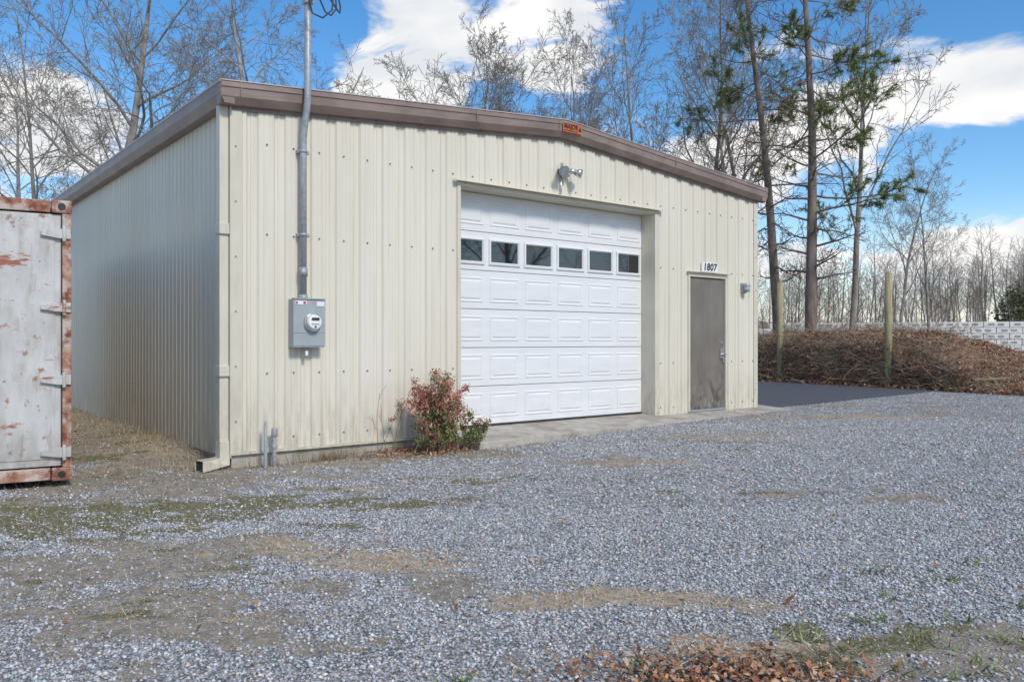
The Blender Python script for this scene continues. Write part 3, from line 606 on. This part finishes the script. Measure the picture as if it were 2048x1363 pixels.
for key,x,y,s,rz in [('oak_a',24,-6,.8,1),('oak_b',27,0,.9,2),('oak_a',34,4,.9,3),('oak_b',22,-12,.8,4)]: place(key,x,y,s,rz)
# pines
def pine(seed,H,r0,x,y,fol=lambda f,az:.5,lean=(0,0),ll=3.6,nb=46,lf=None):
    R=random.Random(seed); out=[]
    P=dict(seg=[12],jit=[.02],up=[.02],tap=[.75],sides=[10],rmin=.02,n=[],start=[],ang=[],lr=[],rr=[])
    grow(out,(0,0,-.2),nrm((lean[0],lean[1],1)),H,r0,0,P,R)
    pts,rad,_,_=out[0]; tufts=[]
    Pb=dict(seg=[7,4,3],jit=[.13,.17,.2],up=[.03,.06,.05],tap=[.85,.8,.6],sides=[5,3,3],rmin=.008,n=[9,5],start=[.25,.2],ang=[45,42],lr=[.42,.5],rr=[.5,.6])
    for i in range(nb):
        f=.14+.85*(i+R.random()*.5)/nb; fi=f*12; k=min(int(fi),11); u=fi-k; pp=tuple(pts[k][m]+(pts[k+1][m]-pts[k][m])*u for m in range(3))
        az=i*2.4+R.uniform(-.4,.4); ln=(ll if f<.75 else ll*(1-f)/.25+.6)*R.uniform(.5,1.1)
        if f<.3: ln*=.7
        if lf: ln*=lf(f,az)
        sub=[]; grow(sub,pp,nrm((math.cos(az),math.sin(az),R.uniform(-.12,.25)+(.4 if f>.85 else 0))),ln,max(.012,rad[k]*.28),0,Pb,R); out+=sub
        dens=fol(f,az)
        if R.random()<dens:
            for sp_,_,_,lv in sub:
                if lv==0: tufts+=[(sp_[-1],sp_[-2]),(sp_[-2],sp_[-3]),(sp_[-3],sp_[-4])]
                elif lv==1: tufts+=[(sp_[-1],sp_[-2]),(sp_[-2],sp_[-3])]
                elif R.random()<.8: tufts.append((sp_[-1],sp_[-2]))
    v,f=tubes(out); e=empty('pine_tree',(x,y,float(height(np.array([x]),np.array([y]))[0])))
    npmesh('trunk_and_branches',v,f,None,M['pinebark'],True,e)
    T=np.array([t[0] for t in tufts]); D=np.array([np.subtract(t[0],t[1]) for t in tufts]); D/=np.linalg.norm(D,axis=1)[:,None]+1e-9
    r=np.random.RandomState(seed); k=36; n=len(T)*k; Dk=np.repeat(D,k,0)
    c=np.repeat(T,k,0)-Dk*r.uniform(0,.26,(n,1)); d=Dk*.7+r.normal(0,.65,(n,3)); d/=np.linalg.norm(d,axis=1)[:,None]
    sd=np.cross(d,r.normal(0,1,(n,3))); sd/=np.linalg.norm(sd,axis=1)[:,None]
    l=r.uniform(.11,.21,(n,1)); w=.0095
    V=np.stack([c-sd*w,c+sd*w,c+d*l],1).reshape(-1,3)
    pal=np.array([(.10,.145,.045),(.15,.20,.065),(.21,.25,.085),(.28,.30,.13)]); tc_=np.repeat(r.uniform(.7,1.35,(len(T),1)),k,0)
    cc=np.ones((n,4)); cc[:,:3]=pal[r.randint(4,size=n)]*tc_
    npmesh('needles',V,np.arange(3*n).reshape(-1,3),np.repeat(cc,3,0),M['needle'],False,e)
pine(5,13.8,.17,PX(1556,28),28,fol=lambda f,az:(0 if f<.52 else (.6 if math.cos(az)<.6 else .3)),lean=(-.02,0),ll=2.8)
pine(9,13.6,.19,PX(1622,26),26,fol=lambda f,az:(0 if f<.27 else ((.95 if math.cos(az)>-.15 else .08) if f<.62 else (.6 if math.cos(az)>-.3 else .25))),lean=(.012,0),ll=3.0,nb=54,lf=lambda f,az:(1.12 if (math.cos(az)>0 and .3<f<.62) else .85))
# distant tree mass
small=[]
for sd_ in range(4):
    R=random.Random(50+sd_); out=[]
    P=dict(seg=[7,4,3],jit=[.06,.13,.18],up=[.02,.06,.03],tap=[.8,.8,.6],sides=[4,3,3],rmin=.012,n=[15,10],start=[.2,.2],ang=[38,42],lr=[.42,.5],rr=[.5,.6])
    grow(out,(0,0,-.3),(0,0,1),9,.11,0,P,R); small.append(tubes(out))
def mass(name,spots,m,seed=1):
    r=random.Random(seed); Vs=[];Fs=[];o_=0
    for (x,y,s) in spots:
        v,f=small[r.randrange(4)]; a=r.random()*6.28; c,sn=math.cos(a),math.sin(a)
        z=float(height(np.array([x]),np.array([y]))[0]); vv=np.stack([(v[:,0]*c-v[:,1]*sn)*s+x,(v[:,0]*sn+v[:,1]*c)*s+y,v[:,2]*s+z],-1)
        Vs.append(vv);Fs.append(f+o_);o_+=len(v)
    return npmesh(name,np.concatenate(Vs),np.concatenate(Fs),None,m)
R=random.Random(4); spots=[]
for i in range(380):
    y=R.uniform(66,125); x=R.uniform(-.1,.95)*y+R.uniform(0,6); spots.append((x,y,R.uniform(.45,.95)))
for i in range(130):
    y=R.uniform(50,90); x=R.uniform(-.9,.25)*y; spots.append((x,y,R.uniform(.7,1.1)))
for i in range(60):
    x=R.uniform(45,90); y=R.uniform(-30,40); spots.append((x,y,R.uniform(.8,1.2)))
mass('distant_tree_line',spots,M['farbark'])
spots=[]
for i in range(170):
    y=R.uniform(58,72); x=R.uniform(.26,.75)*y; spots.append((x,y,R.uniform(.15,.38)))
for i in range(26):
    y=R.uniform(29,38); x=R.uniform(.27,.48)*y; spots.append((x,y,R.uniform(.10,.2)))
mass('brush_thicket',spots,M['farbark'],3)
def clump_bush(name,x,y,rx,rz,n,pal,leaf,seed,hgt0=0):
    r=np.random.RandomState(seed); d=r.normal(0,1,(n,3)); d/=np.linalg.norm(d,axis=1)[:,None]; rad=r.rand(n)**.4
    bl=1+.35*np.sin(d[:,0]*5+seed)*np.cos(d[:,2]*6)
    px_=x+d[:,0]*rx*rad*bl; py_=y+d[:,1]*rx*rad*bl; h0=float(height(np.array([x]),np.array([y]))[0]); pz=h0+hgt0+rz+d[:,2]*rz*rad*bl
    v,f,c_=leaves(px_,py_,pz,leaf,pal,seed,1.2); return npmesh(name,v,f,c_,M['needle'])
for i,(px,dep,rx,rz) in enumerate([(1660,52,1.2,.7),(1935,62,2.2,.8),(1990,60,2,.7),(1760,60,1.5,.7),(2045,60,1.8,2.2)]):
    clump_bush('evergreen_shrub',PX(px,dep),dep,rx,rz,2600,[(.06,.08,.035),(.10,.12,.055),(.14,.14,.07)],.12,i)
# ------------------------------------------------------------------ leafy bank litter
r=np.random.RandomState(3); n=45000; a=r.uniform(-6,9,n); d=r.uniform(-.35,8,n)
x=9.6+.508*a+.861*d; y=20.8-.861*a+.508*d
k=((d>0)|(r.rand(n)<.5))&(fbm(x*1.1,y*1.1,12,3)+r.normal(0,.08,n)>.42); x=x[k];y=y[k]
LB=[(.42,.19,.10),(.30,.13,.07),(.5,.27,.15),(.2,.1,.06),(.58,.42,.28)]
v,f,c_=leaves(x,y,height(x,y)+.02+r.rand(len(x))*.08,.045,LB,4,.8); npmesh('leaf_litter_bank',v,f,c_,M['leaf'])
def vines(n,seg,dz,ln,rad,amax,sp_,upv,seed):
    R=random.Random(seed); out=[]
    for i in range(n):
        a=R.uniform(-6,8); d=R.uniform(-.1,amax); x0=9.6+.508*a+.861*d; y0=20.8-.861*a+.508*d; z0_=float(height(np.array([x0]),np.array([y0]))[0])
        P=dict(seg=[seg],jit=[.28],up=[upv],tap=[.5],sides=[3],rmin=.005,n=[],start=[],ang=[],lr=[],rr=[])
        kk=1 if a<.5 else .55
        grow(out,(x0,y0,z0_+R.uniform(0,dz)),nrm((R.gauss(0,sp_),R.gauss(0,sp_),1 if upv<0 else .2)),R.uniform(*ln)*kk,rad,0,P,R)
    return out
v,f=tubes(vines(1400,6,.0,(.35,.95),.007,4,.7,-.2,8)); VM=mat('dead_vine',(.24,.14,.09),(.42,.31,.21),3,.9); npmesh('bramble_vines',v,f,None,VM)
v,f=tubes(vines(1900,4,.12,(.4,1.2),.007,3.2,1.0,.0,18)); SM=mat('pale_sticks',(.34,.25,.165),(.52,.42,.31),3,.9); npmesh('brush_sticks',v,f,None,SM)
# fence with dead vines woven through it
FE=empty('wire_fence',(9.6,20.8,0),math.atan2(-.861,.508))
PO=[-7.0,-3.5,0,3.5,7.0]
for a in PO:
    x,y=9.6+.508*a,20.8-.861*a
    q=B(); q.cyl((0,0,-.3),(0.01,0,2.93),.092,.088,14); q.cyl((0.01,0,2.93),(0.01,0,2.95),.088,.075,14); q.done('fence_post',None,M['post'],0,(x,y,.13))
q=B()
for k in range(9): q.cyl((-7,.1,.2+k*.15),(7,.1,.2+k*.15),.004,None,4)
for k in range(94): q.cyl((-7+k*.15,.104,.15),(-7+k*.15,.104,1.42),.0035,None,4)
q.done('mesh_wires',FE,M['wire'])
R=random.Random(77); out=[]
P=dict(seg=[5],jit=[.22],up=[0],tap=[.4],sides=[3],rmin=.005,n=[],start=[],ang=[],lr=[],rr=[])
for i in range(2300):
    a=R.uniform(-7,1.8); zc=.18+ (1.2+.12*math.sin(a*1.9)-.6*max(0,(a+.2)/1.7))*R.random()
    grow(out,(a,.1+R.gauss(0,.05),zc),nrm((R.choice((-1,1)),R.gauss(0,.08),R.gauss(0,.3))),R.uniform(.3,1.1),.008,0,P,R)
v,f=tubes(out[:1500]); npmesh('woven_vines',v,f,None,VM,False,FE); v,f=tubes(out[1500:]); npmesh('woven_sticks',v,f,None,SM,False,FE)
n=6500; a=r.uniform(-7,2.2,n); zc=.16+1.15*r.rand(n)**1.15; k=(zc<1.35-.6*np.maximum(0,(a+.2)/1.9))&(fbm(a*1.6,zc*3,31,4)>.41); a=a[k];zc=zc[k]
v,f,c_=leaves(a,.1+r.normal(0,.06,len(a)),zc,.045,LB,41,1.2); npmesh('trapped_leaves',v,f,c_,M['leaf'],False,FE)
q=B(); q.cyl((10.9,19.3,.42),(14.2,19.9,.5),.05,.04,8); q.cyl((10.4,19.45,.27),(13.8,19.0,.3),.05,.045,8); q.done('landscape_timber',None,M['post'])
q=B(); bx=B()
wl=empty('concrete_block_wall',(21.5,40,0),math.radians(-20))
for c2 in range(30):
    for r_ in range(6):
        x0=-9+c2*1.1+(.55 if r_%2 else 0); q.box(x0+.01,x0+1.08,0,.4,.55+r_*.29+.01,.55+(r_+1)*.29-.01)
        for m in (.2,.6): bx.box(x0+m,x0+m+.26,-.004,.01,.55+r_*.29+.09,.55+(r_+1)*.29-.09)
q.done('blocks',wl,M['blockwall'],.01); bx.done('recess_shade_plates',wl,M['recess'])  # flat plates on the blocks, recess shade put into their grey

# ------------------------------------------------------------------ shrub by the door
SX,SY=AX+ux*2.18-vx*.45,AY+uy*2.18-vy*.45
SH=empty('nandina_shrub',(SX,SY,.05),YAW)
R=random.Random(14); out=[]; tips=[]
P=dict(seg=[6,4,3],jit=[.13,.2,.25],up=[.03,.05,.06],tap=[.6,.6,.5],sides=[5,4,3],rmin=.0022,n=[6,4],start=[.3,.25],ang=[42,42],lr=[.38,.5],rr=[.6,.7])
for i in range(26):
    az=R.random()*6.28; sp_=R.uniform(.1,.75)
    grow(out,(R.gauss(0,.08),R.gauss(0,.05),-.03),nrm((math.cos(az)*sp_+.12,math.sin(az)*sp_*.6-.12,1)),R.uniform(.6,1.02) if i%2 else R.uniform(.35,.7),.008,0,P,R)
for i in range(9): grow(out,(.2+R.gauss(0,.14),-.1,-.02),nrm((R.gauss(.3,.4),-.1,1)),R.uniform(.25,.5),.005,0,P,R)
for i in range(6): grow(out,(-.46+R.gauss(0,.07),.15,-.03),nrm((R.gauss(0,.12),0,1)),R.uniform(.4,.85),.004,0,dict(P,n=[2,1]),R)
v,f=tubes(out); npmesh('stems',v,f,None,mat('shrub_stem',(.15,.09,.06),(.28,.2,.13),20,.8),False,SH)
for pts,_,_,lv in out:
    if lv>=1 and pts[-1][0]>-.40:
        for p in pts[1:]: tips.append(p)
T=np.array(tips); k=5; n=len(T)*k; r=np.random.RandomState(4); c0=np.repeat(T,k,0)+r.normal(0,.022,(n,3)); c0=c0[c0[:,2]>.02]
redness=fbm(c0[:,0]*5+5,c0[:,2]*5,3,3)+.25*(c0[:,2]-.5)
v,f,c_=leaves(c0[:,0],c0[:,1],c0[:,2],.016,[(1,1,1)],5,1.0)
cr=np.array([(.50,.15,.11),(.62,.26,.2),(.38,.11,.08),(.58,.36,.27)]); cg=np.array([(.15,.20,.07),(.22,.25,.09),(.11,.15,.05),(.30,.24,.13)])
pick=(redness+r.normal(0,.1,len(c0)))>.57; cc=np.where(pick[:,None],cr[r.randint(4,size=len(c0))],cg[r.randint(4,size=len(c0))])*r.uniform(.75,1.25,(len(c0),1))
c4=np.ones((len(c0),4)); c4[:,:3]=cc; npmesh('leaves',v,f,np.repeat(c4,4,0),M['leaf'],False,SH)
n=1100; t=rs.normal(2.2,.45,n); s=-np.abs(rs.normal(.28,.22,n)); x=AX+ux*t+vx*s; y=AY+uy*t+vy*s; k=~((t>2.8)&(s>-.62)); x=x[k]; y=y[k]
v,f,c_=leaves(x,y,height(x,y)+.015+rs.rand(len(x))*.03,.02,LC,6,.5); npmesh('leaf_litter',v,f,c_,M['leaf'])
t=rs.uniform(.1,1.9,320); t=np.where(rs.rand(320)<.5,1.1+rs.normal(0,.12,320),t); s=-rs.uniform(.03,.2,320)
blades('dead_weeds',AX+ux*t+vx*s,AY+uy*t+vy*s,.16,.005,[(.2,.13,.09),(.3,.22,.15),(.14,.15,.06)],.5,seed=12)
n=3200; s=rs.uniform(.2,9,n); t=-np.abs(rs.normal(.1,.4,n))-.03
blades('wall_base_grass',AX+ux*t+vx*s,AY+uy*t+vy*s,.10,.005,[(.5,.41,.27),(.38,.28,.17),(.55,.47,.33),(.2,.2,.09)],.95,seed=13,lmin=.3)

# ------------------------------------------------------------------ world
SUN_EL=math.radians(42); sd=Vector((.46,-.66,0)).normalized(); 
w=bpy.data.worlds.new('World'); scene.world=w; w.use_nodes=True; N=w.node_tree.nodes; L=w.node_tree.links
bg=N['Background']; bg.inputs[1].default_value=.12
sky=N.new('ShaderNodeTexSky'); sky.sky_type='NISHITA'; sky.sun_disc=False; sky.sun_elevation=SUN_EL; sky.sun_rotation=math.atan2(sd.x,sd.y); sky.air_density=1.0; sky.dust_density=.3; sky.ozone_density=2.2
hs=N.new('ShaderNodeHueSaturation'); hs.inputs['Saturation'].default_value=1.32; hs.inputs['Value'].default_value=1.45; L.new(sky.outputs[0],hs.inputs['Color'])
tc=N.new('ShaderNodeTexCoord'); gen=tc.outputs['Generated']
mp=N.new('ShaderNodeMapping'); mp.inputs['Scale'].default_value=(1.5,1.5,3.6); mp.inputs['Location'].default_value=(5.1,2.7,1.4); mp.inputs['Rotation'].default_value=(0,.25,0); L.new(gen,mp.inputs[0])
n1=N.new('ShaderNodeTexNoise'); n1.inputs['Scale'].default_value=4.2; n1.inputs['Detail'].default_value=14; n1.inputs['Roughness'].default_value=.6; n1.inputs['Distortion'].default_value=.5; L.new(mp.outputs[0],n1.inputs['Vector'])
tot=n1.outputs['Fac']
def add(a,b_,op='ADD'):
    m=N.new('ShaderNodeMath'); m.operation=op
    for i,q_ in enumerate((a,b_)):
        if isinstance(q_,(int,float)): m.inputs[i].default_value=q_
        else: L.new(q_,m.inputs[i])
    return m.outputs[0]
def blob(px,py,rx,rz,amt):
    v=Vector(((px-1024)/1630,1,(681-py)/1630)).normalized()
    s=N.new('ShaderNodeVectorMath'); s.operation='SUBTRACT'; L.new(gen,s.inputs[0]); s.inputs[1].default_value=v
    m=N.new('ShaderNodeVectorMath'); m.operation='MULTIPLY'; L.new(s.outputs[0],m.inputs[0]); m.inputs[1].default_value=(1/rx,1/rx,1/rz)
    l=N.new('ShaderNodeVectorMath'); l.operation='LENGTH'; L.new(m.outputs[0],l.inputs[0])
    k=add(1.0,l.outputs['Value'],'SUBTRACT'); k=add(k,0.0,'MAXIMUM'); return add(k,amt,'MULTIPLY')
for bl in [(980,60,.22,.10,.24),(1990,150,.13,.09,.22),(60,180,.14,.07,.28),(790,190,.10,.05,.24),(1800,190,.14,.08,.2),(1450,300,.25,.07,.18),(300,60,.2,.12,-.25),(1350,60,.15,.12,-.1),(1880,50,.14,.07,-.25),(650,60,.12,.12,-.15),(40,20,.15,.08,-.15),(1960,330,.2,.07,-.22),(1900,500,.3,.05,.15)]:
    tot=add(tot,blob(*bl))
mr=N.new('ShaderNodeMapRange'); mr.interpolation_type='SMOOTHSTEP'; mr.inputs[1].default_value=.50; mr.inputs[2].default_value=.64; L.new(tot,mr.inputs[0])
spz=N.new('ShaderNodeSeparateXYZ'); L.new(gen,spz.inputs[0])
hz=N.new('ShaderNodeMapRange'); hz.interpolation_type='SMOOTHSTEP'; hz.inputs[1].default_value=-.02; hz.inputs[2].default_value=.17; hz.inputs[3].default_value=.75; hz.inputs[4].default_value=0; L.new(spz.outputs['Z'],hz.inputs[0])
fac=add(mr.outputs[0],hz.outputs[0],'MAXIMUM')
n2=N.new('ShaderNodeTexNoise'); n2.inputs['Scale'].default_value=5; n2.inputs['Detail'].default_value=8; L.new(mp.outputs[0],n2.inputs['Vector'])
cr=N.new('ShaderNodeValToRGB'); cr.color_ramp.elements[0].position=.35; cr.color_ramp.elements[0].color=(6.6,6.85,7.2,1); cr.color_ramp.elements[1].position=.58; cr.color_ramp.elements[1].color=(8.6,8.5,8.4,1); L.new(n2.outputs['Fac'],cr.inputs[0])
mx=N.new('ShaderNodeMix'); mx.data_type='RGBA'; L.new(fac,mx.inputs[0]); L.new(hs.outputs[0],mx.inputs[6]); L.new(cr.outputs[0],mx.inputs[7]); L.new(mx.outputs[2],bg.inputs[0])
sl=bpy.data.lights.new('sun','SUN'); sl.energy=2.6; sl.angle=math.radians(10); sl.color=(1,.94,.86)
so=bpy.data.objects.new('sun',sl); COL.objects.link(so)
dirv=Vector((sd.x*math.cos(SUN_EL),sd.y*math.cos(SUN_EL),math.sin(SUN_EL))); so.rotation_euler=dirv.to_track_quat('Z','Y').to_euler(); so.location=(0,0,20)
cd=bpy.data.cameras.new('camera'); cd.lens=28.65; cd.sensor_width=36; cd.clip_end=3000; cd.clip_start=.05
co=bpy.data.objects.new('camera',cd); COL.objects.link(co); co.location=(0,0,CAMH); co.rotation_euler=(math.pi/2,0,0); scene.camera=co
scene.view_settings.view_transform='Standard'; scene.view_settings.look='None'; scene.view_settings.exposure=0
